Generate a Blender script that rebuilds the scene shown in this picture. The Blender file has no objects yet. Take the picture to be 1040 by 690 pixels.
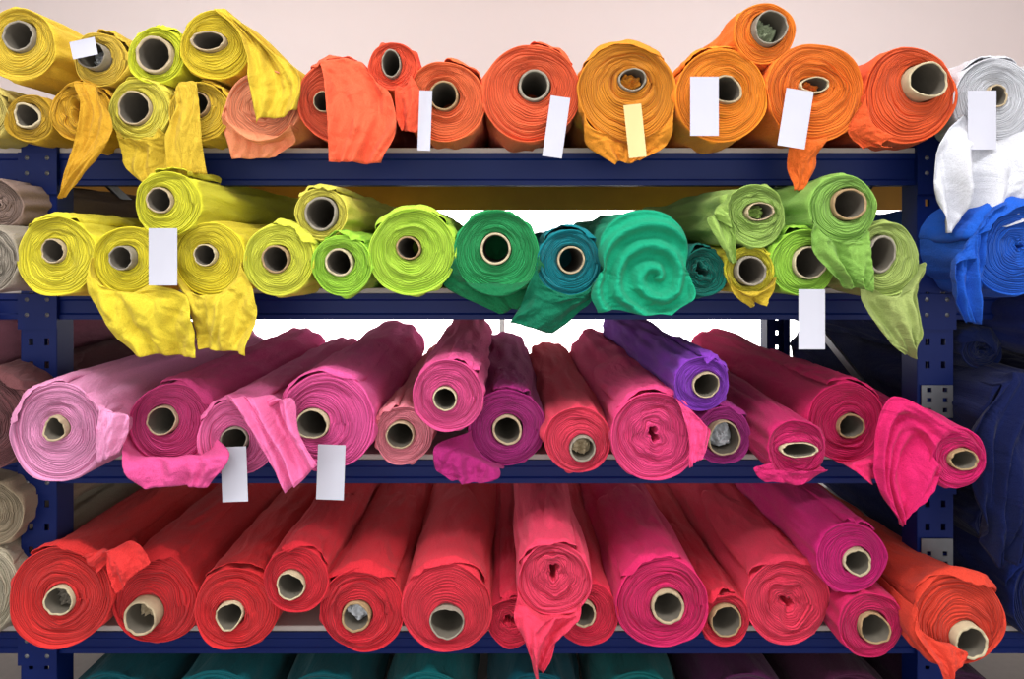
import bpy, math, random
import numpy as np
from mathutils import Vector, noise
scene=bpy.context.scene
COL=scene.collection
try:
    scene.view_settings.view_transform='Standard'
    scene.view_settings.look='None'
except Exception as e: print(e)

F=750.0; VX=510.0; VY=245.0; CY=-1.5; EZ=1.35
def W(px,py,D): return np.array([(px-VX)*D/F, CY+D, EZ-(py-VY)*D/F])
def lin(c):
    o=[]
    for v in c:
        v/=255.0
        o.append(v/12.92 if v<=0.04045 else ((v+0.055)/1.055)**2.4)
    return (o[0],o[1],o[2],1.0)

# ------------------------------------------------------------ materials
MC={}
def newmat(name):
    m=bpy.data.materials.new(name); m.use_nodes=True
    nt=m.node_tree; b=nt.nodes['Principled BSDF']
    return m,nt,b
def math_node(nt,op,a,b=None,c=None):
    n=nt.nodes.new('ShaderNodeMath'); n.operation=op
    for i,v in enumerate((a,b,c)):
        if v is None: continue
        if isinstance(v,(int,float)): n.inputs[i].default_value=v
        else: nt.links.new(v,n.inputs[i])
    return n.outputs[0]
def fabric_mat(col,end=False):
    key=(col,end)
    if key in MC: return MC[key]
    m,nt,b=newmat('woven_fabric_edge' if end else 'woven_fabric')
    L=nt.links
    tc=nt.nodes.new('ShaderNodeTexCoord')
    base=lin(col); mx=max(base[:3])
    base=tuple(x*.97+.020*mx for x in base[:3])+(1,)
    mix=nt.nodes.new('ShaderNodeMix'); mix.data_type='RGBA'
    q=.60 if end else .80
    dk=tuple(x*q for x in base[:3])+(1,)
    lt=tuple(min(1,x*1.10+0.004) for x in base[:3])+(1,)
    mix.inputs[6].default_value=dk; mix.inputs[7].default_value=lt
    b.inputs['Roughness'].default_value=1.0
    b.inputs['Sheen Weight'].default_value=0.06
    b.inputs['Specular IOR Level'].default_value=0.04
    fine=nt.nodes.new('ShaderNodeTexNoise'); fine.inputs['Scale'].default_value=480
    fine.inputs['Detail'].default_value=2
    L.new(tc.outputs['Object'],fine.inputs['Vector'])
    if end:
        uv=nt.nodes.new('ShaderNodeUVMap'); sp=nt.nodes.new('ShaderNodeSeparateXYZ')
        L.new(uv.outputs[0],sp.inputs[0])
        ph=math_node(nt,'SUBTRACT',math_node(nt,'MULTIPLY',sp.outputs[0],2.0),math_node(nt,'MULTIPLY',sp.outputs[1],2.0))
        nz=nt.nodes.new('ShaderNodeTexNoise'); nz.inputs['Scale'].default_value=40; nz.inputs['Detail'].default_value=2
        L.new(tc.outputs['Object'],nz.inputs['Vector'])
        ph2=math_node(nt,'ADD',ph,math_node(nt,'MULTIPLY',nz.outputs[0],1.0))
        s=math_node(nt,'SINE',math_node(nt,'MULTIPLY',ph2,2*math.pi))
        n1=nt.nodes.new('ShaderNodeTexNoise'); n1.noise_dimensions='1D'; n1.inputs['Scale'].default_value=1.3; n1.inputs['Detail'].default_value=3
        L.new(ph,n1.inputs['W'])
        mr=nt.nodes.new('ShaderNodeMapRange'); mr.inputs[1].default_value=.3; mr.inputs[2].default_value=.62
        L.new(n1.outputs[0],mr.inputs[0])
        L.new(mr.outputs[0],mix.inputs[0])
        h=math_node(nt,'ADD',math_node(nt,'MULTIPLY',s,0.6),math_node(nt,'MULTIPLY',fine.outputs[0],0.8))
        bp=nt.nodes.new('ShaderNodeBump'); bp.inputs['Strength'].default_value=0.8; bp.inputs['Distance'].default_value=0.0018
        L.new(h,bp.inputs['Height'])
    else:
        mp=nt.nodes.new('ShaderNodeMapping'); mp.inputs['Scale'].default_value=(16,4.0,16)
        L.new(tc.outputs['Object'],mp.inputs[0])
        nz=nt.nodes.new('ShaderNodeTexNoise'); nz.inputs['Scale'].default_value=1.0; nz.inputs['Detail'].default_value=5
        nz.inputs['Distortion'].default_value=0.9
        L.new(mp.outputs[0],nz.inputs['Vector'])
        mr=nt.nodes.new('ShaderNodeMapRange'); mr.inputs[1].default_value=.25; mr.inputs[2].default_value=.6; mr.inputs[3].default_value=.35
        L.new(fine.outputs[0],mr.inputs[0]); L.new(mr.outputs[0],mix.inputs[0])
        h=math_node(nt,'ADD',math_node(nt,'MULTIPLY',nz.outputs[0],11.0),math_node(nt,'MULTIPLY',fine.outputs[0],0.9))
        bp=nt.nodes.new('ShaderNodeBump'); bp.inputs['Strength'].default_value=0.7; bp.inputs['Distance'].default_value=0.002
        L.new(h,bp.inputs['Height'])
    L.new(mix.outputs[2],b.inputs['Base Color']); L.new(bp.outputs[0],b.inputs['Normal'])
    MC[key]=m; return m
def plain(name,col,rough=.6,metal=0,scale=30,var=.15,bump=.1,spec=.4):
    key=(name,)
    if key in MC: return MC[key]
    m,nt,b=newmat(name); L=nt.links
    tc=nt.nodes.new('ShaderNodeTexCoord'); nz=nt.nodes.new('ShaderNodeTexNoise')
    nz.inputs['Scale'].default_value=scale; nz.inputs['Detail'].default_value=4
    L.new(tc.outputs['Object'],nz.inputs['Vector'])
    mix=nt.nodes.new('ShaderNodeMix'); mix.data_type='RGBA'
    base=lin(col)
    mix.inputs[6].default_value=tuple(x*(1-var) for x in base[:3])+(1,)
    mix.inputs[7].default_value=tuple(min(1,x*(1+var*.6)) for x in base[:3])+(1,)
    L.new(nz.outputs[0],mix.inputs[0]); L.new(mix.outputs[2],b.inputs['Base Color'])
    b.inputs['Roughness'].default_value=rough; b.inputs['Metallic'].default_value=metal
    b.inputs['Specular IOR Level'].default_value=spec
    bp=nt.nodes.new('ShaderNodeBump'); bp.inputs['Strength'].default_value=bump; bp.inputs['Distance'].default_value=.002
    L.new(nz.outputs[0],bp.inputs['Height']); L.new(bp.outputs[0],b.inputs['Normal'])
    MC[key]=m; return m
M_CARDS=[plain('cardboard',(180,162,132),.85,0,60,.25,.4,.1),plain('grey_cardboard',(146,138,124),.85,0,60,.25,.4,.1),plain('pale_cardboard',(192,178,146),.85,0,60,.2,.4,.1),plain('brown_cardboard',(160,134,100),.85,0,60,.25,.4,.1)]
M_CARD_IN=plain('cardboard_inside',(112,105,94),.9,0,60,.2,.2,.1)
M_PAPER=plain('tag_paper',(184,184,195),.8,0,20,.03,.05,.1)
M_CREAM=plain('tag_paper_cream',(206,190,136),.8,0,20,.03,.05,.1)
M_BLUE=plain('blue_painted_steel',(4,24,82),.5,0,12,.12,.05,.2)
M_ZINC=plain('zinc_steel',(110,112,116),.4,.6,40,.15,.1)
M_BOARD=plain('shelf_chipboard',(180,170,164),.7,0,50,.12,.2)
M_WOOD=plain('ochre_wood',(196,140,50),.7,0,20,.15,.2)
M_WALL=plain('wall_paint',(240,228,226),.9,0,3,.015,.03,.1)
M_FLOOR=plain('floor_concrete',(120,118,116),.7,0,5,.15,.1)
M_CEIL=plain('ceiling_paint',(235,235,235),.9,0,3,.02,.03)

def mesh_obj(name,verts,faces,mats,mi=None,uvs=None,smooth=True,parent=None,loc=None):
    me=bpy.data.meshes.new(name)
    me.from_pydata([tuple(map(float,v)) for v in verts],[],faces)
    for m in mats: me.materials.append(m)
    if mi is not None: me.polygons.foreach_set('material_index',mi)
    if uvs is not None:
        ul=me.uv_layers.new(name='UVMap'); ul.data.foreach_set('uv',np.asarray(uvs,dtype=np.float32).ravel())
    if smooth: me.polygons.foreach_set('use_smooth',[True]*len(me.polygons))
    me.update()
    o=bpy.data.objects.new(name,me); COL.objects.link(o)
    if parent: o.parent=parent
    if loc is not None: o.location=loc
    return o
def empty(name,loc,label,cat,group=None):
    e=bpy.data.objects.new(name,None); e.location=loc; e.empty_display_size=.05; COL.objects.link(e)
    e['label']=label; e['category']=cat
    if group: e['group']=group
    return e
def box_data(x0,x1,y0,y1,z0,z1,off=0):
    v=[(x0,y0,z0),(x1,y0,z0),(x1,y1,z0),(x0,y1,z0),(x0,y0,z1),(x1,y0,z1),(x1,y1,z1),(x0,y1,z1)]
    f=[(0,3,2,1),(4,5,6,7),(0,1,5,4),(1,2,6,5),(2,3,7,6),(3,0,4,7)]
    return v,[tuple(i+off for i in q) for q in f]
def box(name,x0,x1,y0,y1,z0,z1,mat,parent=None,bevel=0,org=(0,0,0)):
    v,f=box_data(x0-org[0],x1-org[0],y0-org[1],y1-org[1],z0-org[2],z1-org[2])
    o=mesh_obj(name,v,f,[mat],smooth=False,parent=parent)
    if bevel:
        b=o.modifiers.new('bevel','BEVEL'); b.width=bevel; b.segments=2
    return o

# ------------------------------------------------------------ room
def struct(o): o['kind']='structure'; return o
WY=2.7
struct(box('floor',-4.5,4.5,-4,WY,-.1,0,M_FLOOR))
struct(box('ceiling',-4.5,4.5,-4,WY,3.3,3.4,M_CEIL))
struct(box('wall_west',-4.6,-4.5,-4,WY,0,3.3,M_WALL))
struct(box('wall_east',4.5,4.6,-4,WY,0,3.3,M_WALL))
wx0,wx1,wz0,wz1=-2.6,2.6,.62,1.62
vs=[];fs=[]
for bb in ((-4.6,4.6,WY,WY+.15,-.1,wz0),(-4.6,4.6,WY,WY+.15,wz1,3.4),(-4.6,wx0,WY,WY+.15,wz0,wz1),(wx1,4.6,WY,WY+.15,wz0,wz1)):
    v,f=box_data(*bb,off=len(vs)); vs+=v; fs+=f
struct(mesh_obj('wall_north',vs,fs,[M_WALL],smooth=False))
mg,nt,b=newmat('frosted_daylight_glass')
b.inputs['Base Color'].default_value=(.9,.93,.95,1); b.inputs['Emission Color'].default_value=(1,.98,.96,1); b.inputs['Emission Strength'].default_value=3.4
nz=nt.nodes.new('ShaderNodeTexNoise'); nz.inputs['Scale'].default_value=80
bp=nt.nodes.new('ShaderNodeBump'); bp.inputs['Strength'].default_value=.1; nt.links.new(nz.outputs[0],bp.inputs['Height']); nt.links.new(bp.outputs[0],b.inputs['Normal'])
M_FRAME=plain('window_frame_white',(225,225,225),.5)
vs,fs=box_data(wx0,wx1,WY+.09,WY+.1,wz0,wz1); mi=[0]*6
for k in (0,2,4):
    x=wx0+(wx1-wx0)*k/4
    v,f=box_data(x-.015,x+.015,WY+.05,WY+.12,wz0,wz1,off=len(vs)); vs+=v; fs+=f; mi+=[1]*6
for z in (wz0,wz1):
    v,f=box_data(wx0,wx1,WY+.05,WY+.12,z-.025,z+.025,off=len(vs)); vs+=v; fs+=f; mi+=[1]*6
struct(mesh_obj('window_1',vs,fs,[mg,M_FRAME],mi=mi,smooth=False))

# ------------------------------------------------------------ rack
SH={1:1.553,2:1.248,3:.887,4:.514,5:.20}
BH={1:.070,2:.056,3:.050,4:.046,5:.05}
rack=empty('shelving_rack',(0,.1,0),'long blue painted steel shelving rack with perforated posts','shelving rack')
ro=(0,.1,0)
PX=[-2.92,-1.0,.935,2.86]; PW=.038; YB=1.06
def perforated(name,x,yf,z0,z1,cols,holecols,step,hh,mat,flange=None):
    zs=[z0]; z=z0+step*.5
    rowhole=[]
    while z<z1-hh*1.5:
        zs.append(z); rowhole.append(0); zs.append(z+hh); rowhole.append(1); z+=step
    zs.append(z1); rowhole.append(0)
    V=[];Fc=[]
    for zz in zs:
        for c in cols: V.append((x+c,yf-ro[1],zz))
    n=len(cols)
    for i in range(len(zs)-1):
        for j in range(n-1):
            if rowhole[i] and j in holecols: continue
            Fc.append((i*n+j,i*n+j+1,(i+1)*n+j+1,(i+1)*n+j))
    if flange:
        for s in (-1,1):
            k=len(V)
            for zz in (z0,z1):
                V.append((x+s*PW,yf-ro[1],zz)); V.append((x+s*PW,yf-ro[1]+flange,zz)); V.append((x+s*(PW-.02),yf-ro[1]+flange,zz))
            Fc.append((k,k+1,k+4,k+3)); Fc.append((k+1,k+2,k+5,k+4))
    o=mesh_obj(name,V,Fc,[mat],smooth=False,parent=rack)
    s=o.modifiers.new('sol','SOLIDIFY'); s.thickness=.0025; s.offset=0
    return o
pc=[-PW,-.022,-.012,.012,.022,PW]
for x in PX:
    perforated('upright_post',x,.095,0,1.6,pc,(1,3),.05,.015,M_BLUE,.06)
    perforated('upright_post',x,YB,0,1.6,pc,(1,3),.05,.015,M_BLUE,-.06)
    zz=.15; k=0
    while zz<1.4:
        a=Vector((x,.15-ro[1],zz)); bq=Vector((x,YB-.05-ro[1],zz+.36))
        if k%2: a.z,bq.z=bq.z,a.z
        d=(bq-a).normalized(); up=Vector((1,0,0)); n=d.cross(up)*.011
        s=up*.004
        V=[a-n-s,a+n-s,a+n+s,a-n+s,bq-n-s,bq+n-s,bq+n+s,bq-n+s]
        mesh_obj('diagonal_brace',V,[(0,1,2,3),(7,6,5,4),(0,4,5,1),(1,5,6,2),(2,6,7,3),(3,7,4,0)],[M_ZINC],smooth=False,parent=rack)
        zz+=.36; k+=1
    for r in (1,2,3,4,5):
        z=SH[r]-.012
        V,Fc=box_data(x-PW-.004,x+PW+.004,.088-ro[1],.0935-ro[1],z-BH[r]-.02,z)
        mi=[0]*6
        for sx in (-.022,.022):
            for q in (.012,.045):
                k=len(V); cx=x+sx; cz=z-q
                for i in range(10):
                    a=i*math.pi/5; V.append((cx+.005*math.cos(a),.087-ro[1],cz+.005*math.sin(a)))
                V.append((cx,.083-ro[1],cz))
                for i in range(10): Fc.append((k+i,k+(i+1)%10,k+10)); mi.append(1)
        mesh_obj('beam_connector',V,Fc,[M_BLUE,M_ZINC],mi=mi,smooth=False,parent=rack)
for (x,z) in ((PX[2],.99),(PX[2],.66)):
    perforated('post_splice_plate',x,.088,z-.02,z+.05,[-.034,-.022,-.012,.012,.022,.034],(1,3),.022,.010,M_ZINC)
for a,bx in zip(PX[:-1],PX[1:]):
    x0=a+PW+.002; x1=bx-PW-.002
    for r in (1,2,3,4,5):
        z=SH[r]-.012
        for yy,front in ((.10,1),(YB-.045,0)):
            if r==1 and not front: 
                box('rear_beam',x0,x1,YB-.045,YB-.01,z-.085,z,M_WOOD,parent=rack,bevel=.003,org=ro); continue
            prof=[(0,0),(0,-.012),(.004,-.016),(.004,-BH[r]+.014),(0,-BH[r]+.01),(0,-BH[r]),(.04,-BH[r]),(.04,0)]
            V=[];n=len(prof)
            for xx in (x0,x1):
                for (py_,pz) in prof: V.append((xx,yy+py_-ro[1],z+pz))
            Fc=[(i,(i+1)%n,n+(i+1)%n,n+i) for i in range(n)]+[tuple(range(n))[::-1],tuple(range(n,2*n))]
            mesh_obj('shelf_beam' if front else 'rear_beam',V,Fc,[M_BLUE],smooth=False,parent=rack)
        box('shelf_board',x0-.02,x1+.02,.104,YB,z,z+.012,M_BOARD,parent=rack,bevel=.002,org=ro)

# ------------------------------------------------------------ rolls
def nz3(x,y,z): return noise.noise(Vector((x,y,z)))
def flap(parent,base,s,L,R,Ds,col,folds=3,amp=.010,seed=0,swag=False):
    """cloth that leaves the roll surface along an arc of its rim and falls in folds"""
    rng=np.random.RandomState(seed+7)
    nu=72 if swag else 60
    L=np.array(L,float); R_=np.array(R,float); D0=s['D']; Rr=s['R']; k=D0/F
    def ang(p):
        w_=W(p[0],p[1],D0); return math.atan2(w_[2]-s['Z'],w_[0]-s['X'])
    aL=ang(L[0]); aR=ang(R_[0]); d=(aR-aL+math.pi)%(2*math.pi)-math.pi
    if swag and d>0: d-=2*math.pi
    ph=rng.rand(6)*6.28; sd=rng.rand()*50
    y0=CY+D0
    m=len(L)
    CP=np.zeros((nu,m+3,3))
    for j in range(nu):
        u=j/(nu-1); a=aL+d*u
        for q,(dep,rad) in enumerate(((.15,.955),(.08,1.01),(.012,1.045),(-.022,1.02))):
            rr=Rr*rad+ (.008*nz3(u*folds*1.5,sd,0) if q>1 else 0)
            CP[j,q]=(s['X']+rr*math.cos(a),y0+dep,s['Z']+rr*math.sin(a))
        for i in range(1,m):
            p=L[i]*(1-u)+R_[i]*u
            CP[j,3+i]=W(p[0],p[1],Ds[i])
    nseg=m+2; per=22 if swag else 13; nv=nseg*per+1
    P=np.concatenate([2*CP[:,:1]-CP[:,1:2],CP,2*CP[:,-1:]-CP[:,-2:-1]],axis=1)
    V=np.zeros((nv,nu,3))
    cX=s['X']+.25*Rr; cZ=s['Z']-.55*Rr
    for iv in range(nv):
        sx=min(iv/per,nseg-1e-6); i=int(sx); t=sx-i
        p0,p1,p2,p3=P[:,i],P[:,i+1],P[:,i+2],P[:,i+3]
        q=.5*((2*p1)+(-p0+p2)*t+(2*p0-5*p1+4*p2-p3)*t*t+(-p0+3*p1-3*p2+p3)*t**3)
        v=max(0,(iv/per-3)/(nseg-3)); env=min(1,v*2.2)**.7; e2=min(1,max(0,(iv/per-2))/1.5)
        for j in range(nu):
            u=j/(nu-1)
            wu=u+.18*nz3(v*1.3,sd+3,u*1.2)+.15*v*(.5-u)
            a1=nz3(wu*folds*1.25,v*1.0,sd)
            a2=nz3(wu*folds*2.6+9+v*1.2,v*1.8-u*1.0,sd+5)
            ridge=1-2.6*abs(nz3(wu*folds*1.5+4+v*1.5,v*1.2-u*.8,sd+11))
            fy=amp*env*(2.1*a1+.9*a2+.60*ridge)
            if swag:
                # folds that swirl around a low point on the roll end
                dx=(q[j][0]-cX)/Rr; dz=(q[j][2]-cZ)/Rr
                rad=math.hypot(dx,dz); an=math.atan2(dz,dx)
                e3=min(1,max(0,(iv/per-2.9))*3.5)
                wv=math.sin(2*math.pi*1.9*rad-1.0*an+1.8*a1+.8)
                fy=amp*e3*(-.9*abs(wv)**.8*(1 if wv>0 else -.5)+.5*a2)
            fy+=min(amp,.014)*e2*(.22*nz3(u*9,v*7+iv*.02,sd+20)+.28*(1-2*abs(nz3(u*5+v*5,v*6-u*4,sd+25))))
            fz=.010*nz3(u*2.2,sd+30,0)*v
            fx=.010*nz3(v*2.5,sd+40,u*2)*env
            V[iv,j]=q[j]+np.array([fx,-abs(amp)*env*.4+fy,fz])-base
    V=V.reshape(-1,3)
    Fc=[(i*nu+j,(i+1)*nu+j,(i+1)*nu+j+1,i*nu+j+1) for i in range(nv-1) for j in range(nu-1)]
    o=mesh_obj('loose_fabric_end',V,Fc,[fabric_mat(col)],parent=parent)
    so=o.modifiers.new('sol','SOLIDIFY'); so.thickness=.0008
    return o
def wrap(parent,s,a0,a1,Ly,seed,fwd=.02):
    """outer turn of cloth lying loose over the roll, its front edge falling past the end"""
    rng=np.random.RandomState(seed); ph=rng.rand(10)*6.28; sd=rng.rand()*60
    na,ny=60,40; Rr=s['R']; V=[]
    f0=s['flare']
    for i in range(ny):
        v=i/(ny-1)
        for j in range(na):
            u=j/(na-1)
            tap=min(1,min(u,1-u)*6)
            front=-fwd*(.75+.7*nz3(u*1.8,sd,1))*tap**.6+.006
            back=Ly*(.8+.25*nz3(u*2,sd,7))
            y=front+(back-front)*v**1.5
            a=a0+(a1-a0)*u+.12*nz3(v*2,sd+2,0)*(abs(u-.5)*2)*min(1,v*4)
            f=f0+(1-f0)*math.exp(-max(y,0)/.07)
            edge=min(u,1-u); sink=-.009*math.exp(-edge/.03)
            r=Rr*f*(1.008+.010*s['rough'])+.0085+sink+.005*nz3(u*4,v*2.5,sd)+.003*(1-2*abs(nz3(u*5+v*3,v*5-u*3,sd+9)))+.0015*nz3(u*11,v*9,sd)
            if y<0: r+= y*(.9+.6*nz3(u*2,sd+5,0))
            r-=.009*max(0,v-.85)/.15
            drop=-(Rr-Rr*f); yw=math.tan(math.radians(-s['yaw']))*max(y,0)
            V.append((r*math.cos(a)+yw,y,Rr+r*math.sin(a)+drop))
    Fc=[(i*na+j,(i+1)*na+j,(i+1)*na+j+1,i*na+j+1) for i in range(ny-1) for j in range(na-1)]
    o=mesh_obj('loose_outer_layer',V,Fc,[fabric_mat(s['col'])],parent=parent)
    so=o.modifiers.new('sol','SOLIDIFY'); so.thickness=.001
def stuffing(parent,cx,cz,r,cell,mat,seed,yc):
    rng=np.random.RandomState(seed); sd=rng.rand()*40
    n,m=40,12; V=[(cx,yc+.012*nz3(0,0,sd),cz)]
    for i in range(1,m+1):
        q=i/m
        for j in range(n):
            a=2*math.pi*j/n
            x=q*math.cos(a); z=q*math.sin(a)
            y=yc+.020*nz3(x*1.8,z*1.8,sd)+.012*(1-2*abs(nz3(x*3,z*3,sd+4)))-.004+.012*q**4
            rr=r*(.96+.10*nz3(x*2,z*2,sd+9))
            V.append((cx+rr*x*cell[0],y,cz+rr*z*cell[1]))
    Fc=[(0,1+(j+1)%n,1+j) for j in range(n)]
    for i in range(m-1):
        for j in range(n): Fc.append((1+i*n+j,1+i*n+(j+1)%n,1+(i+1)*n+(j+1)%n,1+(i+1)*n+j))
    o=mesh_obj('crumpled_core_filling',V,Fc,[mat],parent=parent); o['label']='crumpled scrap stuffed in the tube'
def tag(parent,base,x0,x1,y0,y1,D,tilt=0,mat=None):
    nu,nv=5,9; V=[]; cx=(x0+x1)/2; cy=(y0+y1)/2
    for i in range(nv):
        for j in range(nu):
            u=j/(nu-1);v=i/(nv-1)
            dx=(x0+(x1-x0)*u)-cx; dy=(y0+(y1-y0)*v)-cy
            a=math.radians(tilt)
            x=cx+dx*math.cos(a)-dy*math.sin(a); y=cy+dx*math.sin(a)+dy*math.cos(a)
            V.append(W(x,y,D-.012*v*v+.004*math.cos(u*3.1+v))-base)
    Fc=[(i*nu+j,(i+1)*nu+j,(i+1)*nu+j+1,i*nu+j+1) for i in range(nv-1) for j in range(nu-1)]
    o=mesh_obj('paper_tag',V,Fc,[mat or M_PAPER],parent=parent); o['label']='blank paper tag hanging from the roll'

SPEC=[]
def R(row,px,py,r,col,core=None,tube=True,stk=False,D=None,tag=None,flaps=(),prot=.005,name='',flare=.985,rough=1.0,cell=(1,1),L=None,yaw=0,wrap=None,fill=None):
    SPEC.append(dict(row=row,px=px,py=py,r=r,col=col,core=core or (px,py,12),tube=tube,stk=stk,D=D,tag=tag,flaps=flaps,prot=prot,cname=name,flare=flare,rough=rough,cell=cell,L=L,yaw=yaw,wrap=wrap,fill=fill))
M_FW=plain('white_plastic_scrap',(190,192,196),.5,0,60,.1,.3,.4)
M_FG=plain('greenish_paper_scrap',(150,160,130),.8,0,60,.15,.3,.1)
# row 1
R(1,22,46,35,(218,184,48),(22,38,17),stk=1,name='golden yellow')
R(1,102,64,27,(206,172,56),(88,53,15),stk=1,name='pale yellow',prot=.02,tag=(72,98,40,58,-12),fill=M_FW)
R(1,165,60,32,(206,210,40),(156,50,20),stk=1,name='lemon lime')
R(1,212,50,37,(212,184,32),(206,46,17),stk=1,name='yellow',cell=(1.1,.65),
  flaps=[([(222,14),(248,40),(256,88),(258,125)],[(246,30),(286,58),(306,82),(302,112)],[1.56,1.475,1.46,1.46],(204,174,42),3,.014)])
R(1,32,114,29,(176,138,30),(22,103,14),name='dark yellow')
R(1,78,108,33,(208,156,30),(74,104,11),tube=False,name='mustard',rough=1.8,
  flaps=[([(80,78),(84,110),(66,160),(57,203)],[(108,95),(116,130),(98,165),(68,200)],[1.48,1.455,1.45,1.46],(190,142,26),2,.012)])
R(1,145,113,33,(212,198,68),(130,104,18),name='pale lemon',
  flaps=[([(122,136),(122,150),(128,170),(150,192)],[(170,136),(178,150),(176,170),(166,188)],[1.5,1.485,1.48,1.48],(186,156,36),3,.010)])
R(1,209,114,33,(204,168,38),(207,106,14),name='mustard yellow',
  flaps=[([(182,96),(178,112),(172,140),(172,180)],[(204,82),(202,108),(203,140),(208,180)],[1.5,1.47,1.46,1.46],(194,162,42),2,.010)])
R(1,264,118,40,(228,140,100),(262,118,8),tube=False,name='peach',rough=1.6,
  flaps=[([(228,112),(226,130),(238,162)],[(298,128),(298,142),(282,160)],[1.525,1.50,1.51],(224,136,94),3,.009)])
R(1,345,102,44,(226,88,52),(330,103,11),name='coral orange',
  flaps=[([(326,62),(328,80),(334,125),(337,166)],[(382,76),(398,95),(405,125),(386,163)],[1.56,1.465,1.455,1.455],(224,88,52),3,.015)])
R(1,399,73,27,(224,74,40),(396,68,14),stk=1,cell=(.75,1.1),name='vivid orange',
  flaps=[([(404,97),(400,115),(407,132)],[(424,82),(430,105),(426,135)],[1.49,1.475,1.475],(220,76,42),2,.008)])
R(1,453,103,43,(230,102,52),(452,97,16),name='light orange',tag=(425,438,92,153,2))
R(1,538,96,51,(228,92,48),(541,88,17),name='orange',rough=1.3,tag=(555,575,98,160,8))
R(1,636,97,51,(214,134,24),(641,84,15),name='amber gold',rough=1.4,cell=(1,.85),tag=(636,654,106,160,-6,M_CREAM),wrap=(40,150,.4,.02),fill='self',
  flaps=[([(590,118),(596,145),(622,168)],[(683,116),(679,145),(650,163)],[1.48,1.49,1.49],(210,130,24),3,.010)])
R(1,731,98,48,(238,136,16),(736,92,16),name='bright amber',tag=(701,730,78,138,0))
R(1,775,36,30,(236,124,20),(785,26,18),stk=1,name='tangerine',prot=.02,fill=M_FG)
R(1,826,96,50,(232,114,18),(825,88,14),name='orange',rough=1.3,cell=(1.1,.65),tag=(794,822,91,150,9),fill='self',
  flaps=[([(796,138),(800,168),(808,194)],[(836,146),(829,165),(821,193)],[1.5,1.485,1.485],(208,92,18),1,.010)])
R(1,926,100,50,(218,82,30),(938,88,20),name='burnt orange',prot=.03,rough=1.3,
  flaps=[([(876,100),(862,132),(880,150)],[(900,146),(892,148),(905,150)],[1.5,1.49,1.49],(212,80,28),2,.008)])
R(1,1003,108,44,(200,201,207),(1003,104,12),name='white',tag=(983,1012,92,152,0),
  flaps=[([(962,124),(952,150),(953,200),(966,238)],[(1044,126),(1092,165),(1085,200),(1015,230)],[1.5,1.45,1.44,1.44],(196,197,204),4,.026)])
R(1,-12,104,30,(190,172,90),(-12,104,12),name='cream yellow')
R(1,1095,104,44,(190,190,192),(1095,104,12),name='off white')
# row 2
R(2,60,255,43,(220,206,44),(57,250,13),name='lemon yellow',rough=1.3)
R(2,126,257,36,(220,204,36),(122,254,13),name='bright yellow',prot=.015,
  flaps=[([(90,264),(90,300),(108,335),(140,360)],[(152,282),(190,300),(202,330),(203,362)],[1.44,1.40,1.40,1.41],(208,186,42),3,.018)])
R(2,215,257,36,(216,198,36),(211,253,12),name='yellow',
  flaps=[([(182,272),(184,305),(192,335),(202,354)],[(249,268),(257,300),(257,330),(252,360)],[1.43,1.39,1.39,1.39],(202,178,44),3,.018)])
R(2,172,208,32,(208,204,42),(164,204,14),stk=1,name='chartreuse yellow',D=1.42,tag=(151,180,232,290,0))
R(2,286,258,36,(206,208,60),(283,257,15),name='pale lime yellow')
R(2,327,218,25,(208,198,74),(320,215,18),stk=1,name='pale yellow',D=1.45)
R(2,348,265,31,(150,200,54),(345,262,15),name='lime green')
R(2,419,254,44,(174,212,60),(415,250,13),name='light lime',rough=1.2,
  wrap=(40,150,.5,.025))
R(2,504,250,43,(38,150,84),(503,246,17),name='emerald green',rough=1.2,
  flaps=[([(462,262),(452,290),(508,319)],[(546,262),(556,285),(538,308)],[1.47,1.45,1.45],(18,104,62),2,.012)])
R(2,576,264,32,(4,118,128),(578,261,15),name='teal',
  flaps=[([(546,272),(532,305),(519,328)],[(600,286),(598,312),(562,339)],[1.45,1.425,1.425],(8,98,70),2,.014)])
R(2,655,260,42,(10,146,108),(655,262,12),name='sea green',tube=False,
  flaps=[([(617,272),(606,278),(602,300),(606,318)],[(693,274),(700,278),(703,300),(680,318)],[1.52,1.405,1.395,1.395],(10,146,108),2,.020,True)])
R(2,716,268,25,(8,92,80),(714,266,8),tube=False,name='dark teal',rough=1.6)
R(2,766,222,31,(140,170,80),(770,218,14),stk=1,name='sage green',cell=(1.1,.7),rough=1.6,D=1.43,fill='self',
  flaps=[([(738,232),(716,222),(728,252),(740,268)],[(748,198),(738,205),(748,235),(752,262)],[1.5,1.44,1.41,1.41],(136,166,78),2,.012)])
R(2,760,270,28,(192,182,42),(761,268,16),name='olive yellow',prot=.015,
  flaps=[([(734,280),(742,298),(760,312)],[(784,282),(782,298),(775,310)],[1.43,1.42,1.42],(182,156,36),2,.008)])
R(2,812,261,36,(142,192,58),(818,261,18),name='apple green',tag=(811,838,294,355,0))
R(2,852,218,36,(128,172,76),(862,211,18),stk=1,name='leaf green',D=1.42,
  flaps=[([(818,226),(826,248),(844,278),(862,293)],[(882,240),(884,252),(887,275),(882,296)],[1.41,1.39,1.385,1.385],(116,156,68),3,.016)])
R(2,896,258,36,(154,174,90),(891,253,18),name='pale sage green',cell=(.8,1.15),
  flaps=[([(868,280),(878,308),(898,345),(915,363)],[(930,268),(938,300),(940,335),(933,360)],[1.42,1.40,1.40,1.40],(144,158,90),3,.018)])
R(2,1030,252,46,(6,80,184),(1034,250,5),name='royal blue',tube=False,wrap=(60,170,.5,.04),
  flaps=[([(985,262),(966,270),(968,300),(986,328)],[(1016,208),(1004,220),(1000,270),(998,328)],[1.46,1.42,1.42,1.42],(8,74,172),3,.016)])
R(2,-8,262,36,(150,140,126),(-8,262,5),name='beige',tube=False,rough=1.6)
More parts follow.
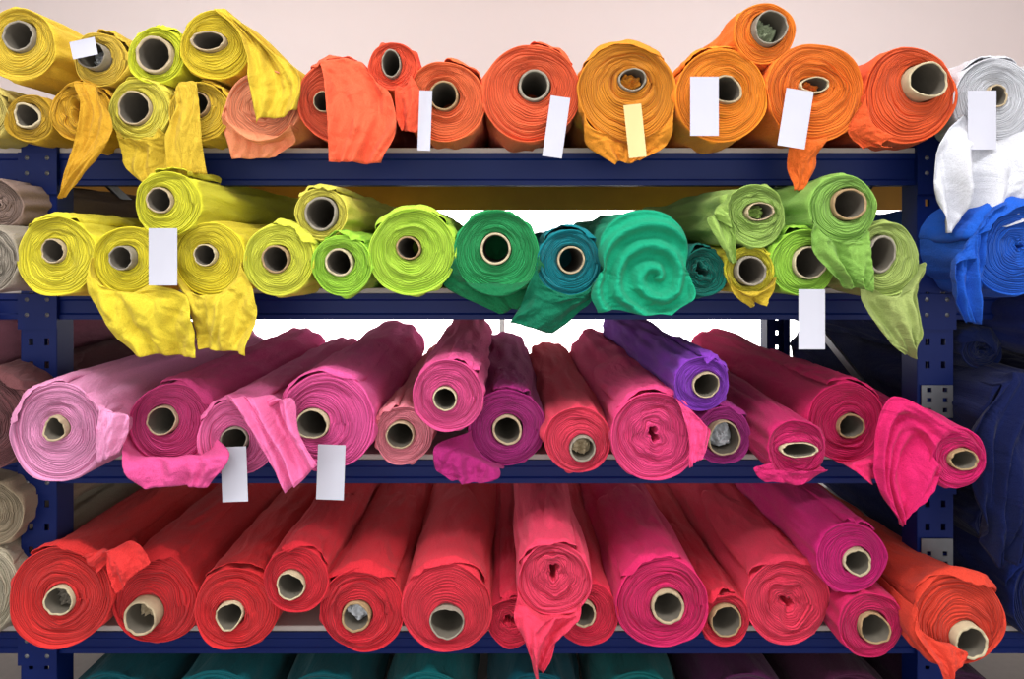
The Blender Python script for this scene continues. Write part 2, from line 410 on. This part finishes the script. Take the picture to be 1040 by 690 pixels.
R(2,-2,208,24,(130,108,98),(-2,208,4),stk=1,name='taupe',D=1.5,tube=False)
R(2,1130,254,44,(10,80,170),(1130,250,12),name='blue')
# row 3
R(3,68,432,54,(222,142,184),(64,428,13),name='light pink',rough=1.3,wrap=(85,175,.5,.03),
  flaps=[([(100,390),(102,415),(96,470)],[(120,418),(130,425),(118,462)],[1.43,1.41,1.41],(222,142,184),2,.010)])
R(3,168,426,45,(206,64,128),(158,422,16),name='magenta pink',wrap=(20,110,.5,.02),
  flaps=[([(124,436),(124,470),(148,496)],[(211,436),(232,462),(212,496)],[1.41,1.395,1.39],(212,72,136),3,.014)])
R(3,240,418,38,(220,98,154),(237,421,15),name='rose pink',tag=(225,251,454,510,-2),D=1.47,wrap=(60,160,.5,.02),
  flaps=[([(232,380),(232,402),(258,440),(290,500)],[(277,410),(296,405),(302,435),(324,472)],[1.5,1.42,1.395,1.385],(222,102,156),3,.018)])
R(3,335,427,49,(222,80,148),(321,429,17),name='hot pink',rough=1.2,tag=(322,350,452,508,2),wrap=(50,165,.6,.02))
R(3,407,440,29,(222,126,140),(404,440,15),name='pale coral pink',wrap=(100,170,.3,.015))
R(3,456,402,35,(212,70,130),(453,405,13),stk=1,name='raspberry pink',D=1.44)
R(3,516,433,38,(160,36,114),(516,435,16),name='purple magenta',
  flaps=[([(478,436),(442,452),(442,474),(458,486)],[(512,471),(508,476),(505,486),(492,491)],[1.47,1.46,1.445,1.44],(150,24,98),3,.009)])
R(3,585,445,33,(212,50,78),(590,454,14),name='strawberry red',fill=M_CARDS[0])
R(3,666,441,44,(218,56,116),(664,440,9),tube=False,name='bright pink',rough=1.7,
  flaps=[([(686,402),(698,430),(700,475)],[(708,425),(722,438),(713,464)],[1.43,1.41,1.40],(218,60,120),2,.010)])
R(3,711,391,27,(120,48,166),(715,392,14),stk=1,name='violet purple',D=1.43)
R(3,741,438,31,(160,42,122),(742,440,18),name='plum magenta',prot=.012,fill=M_FW)
R(3,799,453,33,(182,20,88),(800,452,18),cell=(1.15,.45),name='deep magenta',rough=1.6,
  flaps=[([(770,470),(764,478),(778,491)],[(828,470),(836,478),(818,491)],[1.41,1.41,1.41],(182,20,90),2,.007)])
R(3,865,421,42,(208,22,94),(869,425,14),name='crimson pink',rough=1.3,
  flaps=[([(850,461),(862,474),(884,492)],[(904,438),(906,460),(900,484)],[1.41,1.40,1.40],(204,18,88),2,.008)])
R(3,962,446,32,(198,10,94),(970,448,16),name='fuchsia',D=1.40,cell=(1,.7),
  flaps=[([(966,414),(906,404),(892,480),(912,532)],[(950,476),(954,478),(940,502),(920,530)],[1.44,1.39,1.375,1.375],(194,12,90),3,.015)])
R(3,-10,410,50,(100,60,62),(-10,410,6),name='brown mauve',D=1.5,tube=False)
R(3,-60,345,45,(150,92,108),(-60,345,13),name='dusty pink',D=1.55,stk=1)
R(3,1045,408,50,(8,18,62),(1045,408,13),name='navy blue',D=1.5,
  flaps=[([(1004,386),(990,440),(1000,520),(1010,575)],[(1080,372),(1076,450),(1056,520),(1032,560)],[1.52,1.46,1.45,1.45],(8,18,60),4,.030)])
R(3,1062,338,34,(8,26,88),(1062,338,10),name='dark blue',D=1.5,stk=1)
R(3,1004,352,24,(8,22,66),(1004,352,4),name='deep navy',D=1.6,stk=1,tube=False,wrap=(10,170,.6,.05))
R(3,1140,415,46,(14,20,56),(1140,415,12),name='midnight blue',D=1.5)
# row 4
R(4,62,600,54,(206,40,38),(61,604,16),name='red',flare=.90,rough=1.3,wrap=(40,130,.6,.025),fill=M_CARD_IN,
  flaps=[([(92,556),(104,560),(108,582),(116,604)],[(110,574),(128,552),(140,558),(150,572)],[1.5,1.50,1.47,1.47],(208,42,40),2,.010)])
R(4,161,603,48,(198,32,38),(150,617,18),name='deep red',prot=.025,rough=1.5,wrap=(60,170,.6,.025),fill=M_CARDS[0])
R(4,237,614,43,(208,34,40),(230,621,15),name='bright red',wrap=(50,140,.5,.02))
R(4,307,592,35,(200,28,44),(302,597,15),stk=1,name='scarlet',wrap=(20,120,.5,.02))
R(4,370,611,48,(204,30,46),(364,618,16),name='crimson red',rough=1.4,wrap=(40,165,.6,.025),fill=M_FW)
R(4,452,610,50,(212,40,60),(452,624,18),name='cherry red',wrap=(30,150,.6,.02))
R(4,513,628,26,(204,30,62),(512,628,9),tube=False,name='rose red')
R(4,563,588,35,(220,52,88),(562,580,9),tube=False,stk=1,D=1.46,name='coral pink red',rough=1.5,wrap=(50,160,.7,.02),
  flaps=[([(531,596),(524,628),(536,658),(545,687)],[(589,612),(584,634),(568,660),(552,686)],[1.455,1.435,1.43,1.43],(220,50,84),3,.016)])
R(4,600,622,31,(204,28,60),(595,620,14),name='red')
R(4,671,609,47,(208,24,94),(677,612,18),name='pink crimson',rough=1.3,wrap=(60,150,.6,.02))
R(4,737,625,27,(200,28,54),(737,626,17),name='cherry red')
R(4,800,606,45,(218,46,78),(800,608,9),tube=False,name='coral red',rough=1.5,wrap=(50,150,.5,.02))
R(4,861,570,36,(200,18,112),(867,573,15),stk=1,name='magenta')
R(4,884,630,35,(192,18,84),(886,633,17),name='raspberry')
R(4,966,613,48,(210,56,34),(979,638,18),name='orange red',flare=.82,prot=.015,rough=1.4,yaw=3,D=1.46,wrap=(30,150,.6,.025),
  flaps=[([(920,612),(928,640),(948,668),(960,690)],[(958,660),(982,664),(980,676),(968,692)],[1.45,1.435,1.43,1.43],(208,56,34),2,.012)])
R(4,-22,590,50,(168,158,136),(-22,590,6),name='beige',D=1.55,tube=False,rough=1.6)
R(4,-10,520,34,(150,134,110),(-10,520,5),name='sand',D=1.55,stk=1,tube=False)
R(4,1062,610,52,(8,24,80),(1062,610,6),name='dark navy',D=1.54,wrap=(60,170,.5,.04),tube=False)
R(4,1020,545,30,(10,18,58),(1035,545,5),name='midnight blue',D=1.62,stk=1,tube=False)
# row 5
c5=[(6,80,90),(8,96,104),(4,84,92),(10,104,108),(6,80,94),(12,94,94),(78,28,68),(68,26,52),(52,22,48)]
for i in range(9):
    R(5,110+i*108,760,47,c5[i],(110+i*108,760,13),name='dark teal' if i<6 else 'dark plum',D=1.62)

# place
for s in SPEC:
    sh=SH[s['row']]
    if s['D'] is None:
        if s['row'] in (3,4) and not s['stk']:
            s['D']=min(1.56,max(1.37,F*(EZ-sh)/(s['py']+s['r']-VY)))
        else: s['D']={1:1.5,2:1.43,3:1.45,4:1.5,5:1.62}[s['row']]
    k=s['D']/F
    s['R']=s['r']*k; p=W(s['px'],s['py'],s['D'])
    s['X']=p[0]; s['Z']=p[2] if s['stk'] else sh+s['R']
for it in range(40):
    for i,a in enumerate(SPEC):
        for b in SPEC[i+1:]:
            if a['row']!=b['row']: continue
            dx=b['X']-a['X']; dz=b['Z']-a['Z']; d=math.hypot(dx,dz); ov=a['R']+b['R']-d+.002
            if ov<=0: continue
            q=ov*.10
            a['R']-=q*.4; b['R']-=q*.4
            a['X']-=dx/d*q; b['X']+=dx/d*q
            if a['stk']: a['Z']-=dz/d*q
            if b['stk']: b['Z']+=dz/d*q
    for a in SPEC:
        if not a['stk']: a['Z']=SH[a['row']]+a['R']
        else: a['Z']=max(a['Z'],SH[a['row']]+a['R'])

def tube_mesh(parent,cx,cz,y0,L,rc,cell,seed):
    rng=np.random.RandomState(seed); n=44; ph=rng.rand(5)*6.28
    th=np.linspace(0,2*math.pi,n,endpoint=False)
    cr_=rng.rand()
    am=.015+.07*cr_*cr_
    w=1+am*np.sin(2*th+ph[0])+am*.4*np.sin(3*th+ph[1])
    fr=(.001+.004*cr_*cr_)*np.sin(2*th+ph[2])+.0012*np.sin(7*th+ph[0])+.0009*np.sin(11*th+ph[3])
    ri=rc*(.83+.07*rng.rand())
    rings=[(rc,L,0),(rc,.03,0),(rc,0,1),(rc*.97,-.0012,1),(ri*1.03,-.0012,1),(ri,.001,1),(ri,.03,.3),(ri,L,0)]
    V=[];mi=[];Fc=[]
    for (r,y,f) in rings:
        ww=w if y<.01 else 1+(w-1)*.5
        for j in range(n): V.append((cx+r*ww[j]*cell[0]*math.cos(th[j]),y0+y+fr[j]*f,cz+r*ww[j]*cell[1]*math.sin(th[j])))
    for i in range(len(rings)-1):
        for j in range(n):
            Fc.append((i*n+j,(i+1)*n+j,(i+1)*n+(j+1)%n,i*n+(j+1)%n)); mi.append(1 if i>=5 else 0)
    k=len(V)
    V.append((cx,y0+L,cz))
    for j in range(n): Fc.append(((len(rings)-1)*n+j,k,(len(rings)-1)*n+(j+1)%n)); mi.append(1)
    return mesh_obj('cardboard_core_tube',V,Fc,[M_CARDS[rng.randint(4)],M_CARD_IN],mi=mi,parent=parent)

ROWN={1:'fabric rolls on the top shelf',2:'fabric rolls on the second shelf',3:'fabric rolls on the third shelf',4:'fabric rolls on the fourth shelf',5:'fabric rolls on the lowest shelf'}
WHERE={1:'on top shelf',2:'on second shelf',3:'on third shelf',4:'on fourth shelf',5:'on lowest shelf'}
def build(s,seed):
    rng=np.random.RandomState(seed)
    Rr=s['R']; D=s['D']; k=D/F
    y0=CY+D
    base=np.array([s['X'],y0,s['Z']-Rr])
    nm=s['cname']
    extra=''
    if s['tag']: extra=', blank paper tag'
    elif s['flaps']: extra=', loose cloth hanging'
    elif not s['tube']: extra=', coreless centre'
    e=empty('fabric_roll',tuple(base),nm+' fabric roll '+WHERE[s['row']]+extra,'fabric roll',ROWN[s['row']])
    cxp,cyp,crp=s['core']
    ox=(cxp-s['px'])*k; oz=-(cyp-s['py'])*k
    rc=crp*k*.93
    m=math.hypot(ox,oz); lim=Rr-rc*1.1-.012
    if m>lim: ox*=lim/m; oz*=lim/m
    nth=100
    th=np.linspace(0,2*math.pi,nth+1)
    ph=rng.rand(16)*6.28
    rough=s['rough']
    outer=Rr*(1+.012*rough*np.sin(2*th+ph[0])+.010*rough*np.sin(3*th+ph[1])+.004*np.sin(7*th+ph[2])+.002*np.sin(11*th+ph[3]))
    ce=s['cell']
    el=1/np.sqrt((np.cos(th)/ce[0])**2+(np.sin(th)/ce[1])**2)
    if s['tube']: inner=rc*1.06*el*(1+.03*np.sin(2*th+ph[4])+.015*np.sin(5*th+ph[6]))
    else:
        inner=rc*.75*el*(1+.38*np.sin(2*th+ph[4])+.2*np.sin(3*th+ph[5])+.13*np.sin(5*th+ph[6])+.08*np.sin(9*th+ph[7]))
    pitch=.0040 if s['row']<5 else .01
    nl=max(5,int((Rr-rc)/pitch)); nr=nl*4+1
    t=np.linspace(0,1,nr)[:,None]; T=th[None,:]
    env=np.sin(np.pi*np.clip(t,0,1))**.5
    wob=(np.sin(3*T+5*t+ph[7])+.7*np.sin(5*T-8*t+ph[8])+.5*np.sin(9*T+11*t+ph[9])+.3*np.sin(13*T-17*t+ph[1]))*.0010*rough*env
    r=(1-t)*inner[None,:]+t*outer[None,:]
    if not s['tube']:
        r=(1-t**.85)*inner[None,:]+t**.85*outer[None,:]
        wob=wob+(np.sin(4*T+14*t+ph[3])+.8*np.sin(7*T-20*t+ph[2]))*.0022*np.exp(-t*2.5)*env
    r=r+wob
    pp=nl*t-T/(2*math.pi)
    table=rng.randn(nl+6)
    lay=np.interp(pp,np.arange(-2,nl+4),table)
    groove=np.abs(np.sin(np.pi*pp))**.7
    mod=.6+.4*np.sin(2*T+6*t+ph[10])
    gv=.65+.35*np.sin(3*T-5*t+ph[11])
    h=.0046*groove*gv+.0028*rough*lay*mod+.0026*rough*np.sin(T+3*t+ph[11])*t+.0014*rough*np.sin(4*T+7*t+ph[12])*env
    bulge=(rng.rand()-.35)*.012
    h=h+bulge*np.sin(np.pi*t)
    X=ox*(1-t)+r*np.cos(T); Zz=oz*(1-t)+r*np.sin(T); Y=-h
    V=[]; rings=[]
    inn=np.stack([ox+inner*.9*np.cos(th),np.full(nth+1,.22),oz+inner*.9*np.sin(th)],1)
    rings.append((inn,-1.0)); 
    inn=np.stack([ox+inner*.98*np.cos(th),np.full(nth+1,.03),oz+inner*.98*np.sin(th)],1)
    rings.append((inn,-.3))
    for i in range(nr): rings.append((np.stack([X[i],Y[i],Zz[i]],1),i/(nr-1)*nl))
    nface=len(rings)-1
    rim=np.clip(.004+.006*rough*(np.sin(2*th+ph[13])+.4*np.sin(5*th+ph[14])),0.001,.014)
    lastY=Y[-1]
    rings.append((np.stack([(outer+.0015)*np.cos(th),lastY-rim,(outer+.0015)*np.sin(th)],1),nl+.3))
    rings.append((np.stack([(outer+.0035)*np.cos(th),lastY-rim+.001,(outer+.0035)*np.sin(th)],1),nl+.6))
    L=s['L'] or .97
    fl=s['flare']
    ys=np.concatenate([[.006,.02,.04,.07,.1,.14,.19],np.linspace(.24,L,24)])
    sa=rng.rand()*6.28
    for y in ys:
        f=fl+(1-fl)*math.exp(-y/.07)
        seam=.006*np.clip(((th-sa-.12*math.sin(3*y))%(2*math.pi))/2.2,0,1)*(((th-sa-.12*math.sin(3*y))%(2*math.pi))<2.4)
        ro_=outer*f+.0035+seam*min(1,y*10)
        ro_=ro_+.0026*rough*np.sin(4*th+9*y+ph[5])+.0022*np.sin(9*th-13*y+ph[6])+.0018*np.sin(13*th+7*y*math.sin(3*y)+ph[3])+.0014*np.sin(3*th+31*y+ph[8])*(1+np.sin(2*th+ph[9]))
        yw=math.tan(math.radians(-s['yaw']))*y
        drop=-(Rr-Rr*f)
        yy=y+lastY*max(0,1-y/.1)
        rings.append((np.stack([ro_*np.cos(th)+yw,yy*np.ones(nth+1),ro_*np.sin(th)+drop],1),y*50))
    for ring,_ in rings: V.append(ring[:nth])
    V=np.concatenate(V); V=V+np.array([0,0,Rr])
    Fc=[];mi=[];UV=[]
    n=nth
    for i in range(len(rings)-1):
        ua=rings[i][1]; ub=rings[i+1][1]
        isend=1 if i<nface+1 else 0
        for j in range(n):
            j2=(j+1)%n
            Fc.append((i*n+j,i*n+j2,(i+1)*n+j2,(i+1)*n+j)); mi.append(isend)
            UV+=[(ua,j/n),(ua,(j+1)/n),(ub,(j+1)/n),(ub,j/n)]
    last=(len(rings)-1)*n
    Fc.append(tuple(last+j for j in range(n))); mi.append(0); UV+=[(0,0)]*n
    Fc.append(tuple(n-1-j for j in range(n))); mi.append(1); UV+=[(0,0)]*n
    mesh_obj('wound_fabric',V,Fc,[fabric_mat(s['col']),fabric_mat(s['col'],True)],mi=mi,uvs=UV,parent=e)
    if s['tube']:
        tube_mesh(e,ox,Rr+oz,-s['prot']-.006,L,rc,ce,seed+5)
        if s['fill']:
            fm=fabric_mat(s['col']) if s['fill']=='self' else s['fill']
            stuffing(e,ox,Rr+oz,rc*.82,ce,fm,seed+3,.014)
    for i,fp in enumerate(s['flaps']):
        flap(e,base,s,fp[0],fp[1],fp[2],fp[3],fp[4],fp[5],seed+i,len(fp)>6)
    w_=s['wrap']
    if w_ is None and s['row']<5 and rng.rand()<.5:
        a0=20+rng.rand()*50; w_=(a0,a0+50+rng.rand()*50,.25+.35*rng.rand(),.012+.008*rng.rand())
    if w_: wrap(e,s,math.radians(w_[0]),math.radians(w_[1]),w_[2],seed+9,w_[3])
    if s['tag']:
        tg=s['tag']; tag(e,base,tg[0],tg[1],tg[2],tg[3],min(D-.035,1.46),tg[4],tg[5] if len(tg)>5 else None)
for i,s in enumerate(SPEC): build(s,100+i*3)

# ------------------------------------------------------------ lights
w=bpy.data.worlds.new('World'); scene.world=w; w.use_nodes=True
w.node_tree.nodes['Background'].inputs[0].default_value=(1,.985,.97,1)
w.node_tree.nodes['Background'].inputs[1].default_value=1.1
M_LAMP,nt,b=newmat('lamp_diffuser'); b.inputs['Emission Color'].default_value=(1,1,1,1); b.inputs['Emission Strength'].default_value=3
M_LH=plain('lamp_housing',(220,220,220),.5)
def lamp(x,y,z,e,sx,sy,rot=(0,0,0)):
    h=empty('ceiling_lamp',(x,y,3.3),'white flat ceiling light panel','lamp','ceiling light panels')
    box('lamp_housing',x-sx/2-.03,x+sx/2+.03,y-sy/2-.03,y+sy/2+.03,z+.02,3.3,M_LH,parent=h,org=(x,y,3.3))
    box('lamp_diffuser',x-sx/2,x+sx/2,y-sy/2,y+sy/2,z+.005,z+.02,M_LAMP,parent=h,org=(x,y,3.3))
    l=bpy.data.lights.new('area','AREA'); l.shape='RECTANGLE'; l.size=sx; l.size_y=sy; l.energy=e
    o=bpy.data.objects.new('panel_light',l); o.location=(0,0,z-3.3); o.parent=h; COL.objects.link(o)
for x in (-1.3,0,1.3):
    lamp(x,-1.4,3.2,29,1.1,.5)
lamp(-1.4,1.3,3.2,10,1.6,.5); lamp(1.4,1.3,3.2,10,1.6,.5)
l=bpy.data.lights.new('front_fill','AREA'); l.shape='RECTANGLE'; l.size=6; l.size_y=1.6; l.energy=70  # unseen fill light added behind the camera to brighten the shelf fronts
o=bpy.data.objects.new('front_fill_light',l); o.location=(0,-3.9,1.2); o.rotation_euler=(math.pi/2,0,0); COL.objects.link(o)

cam=bpy.data.cameras.new('camera'); co=bpy.data.objects.new('camera',cam); COL.objects.link(co)
co.location=(0,CY,EZ); co.rotation_euler=(math.pi/2,0,0)
cam.lens=36*F/1040; cam.sensor_width=36; cam.shift_x=10/1040; cam.shift_y=-100/1040; cam.clip_start=.05
scene.camera=co
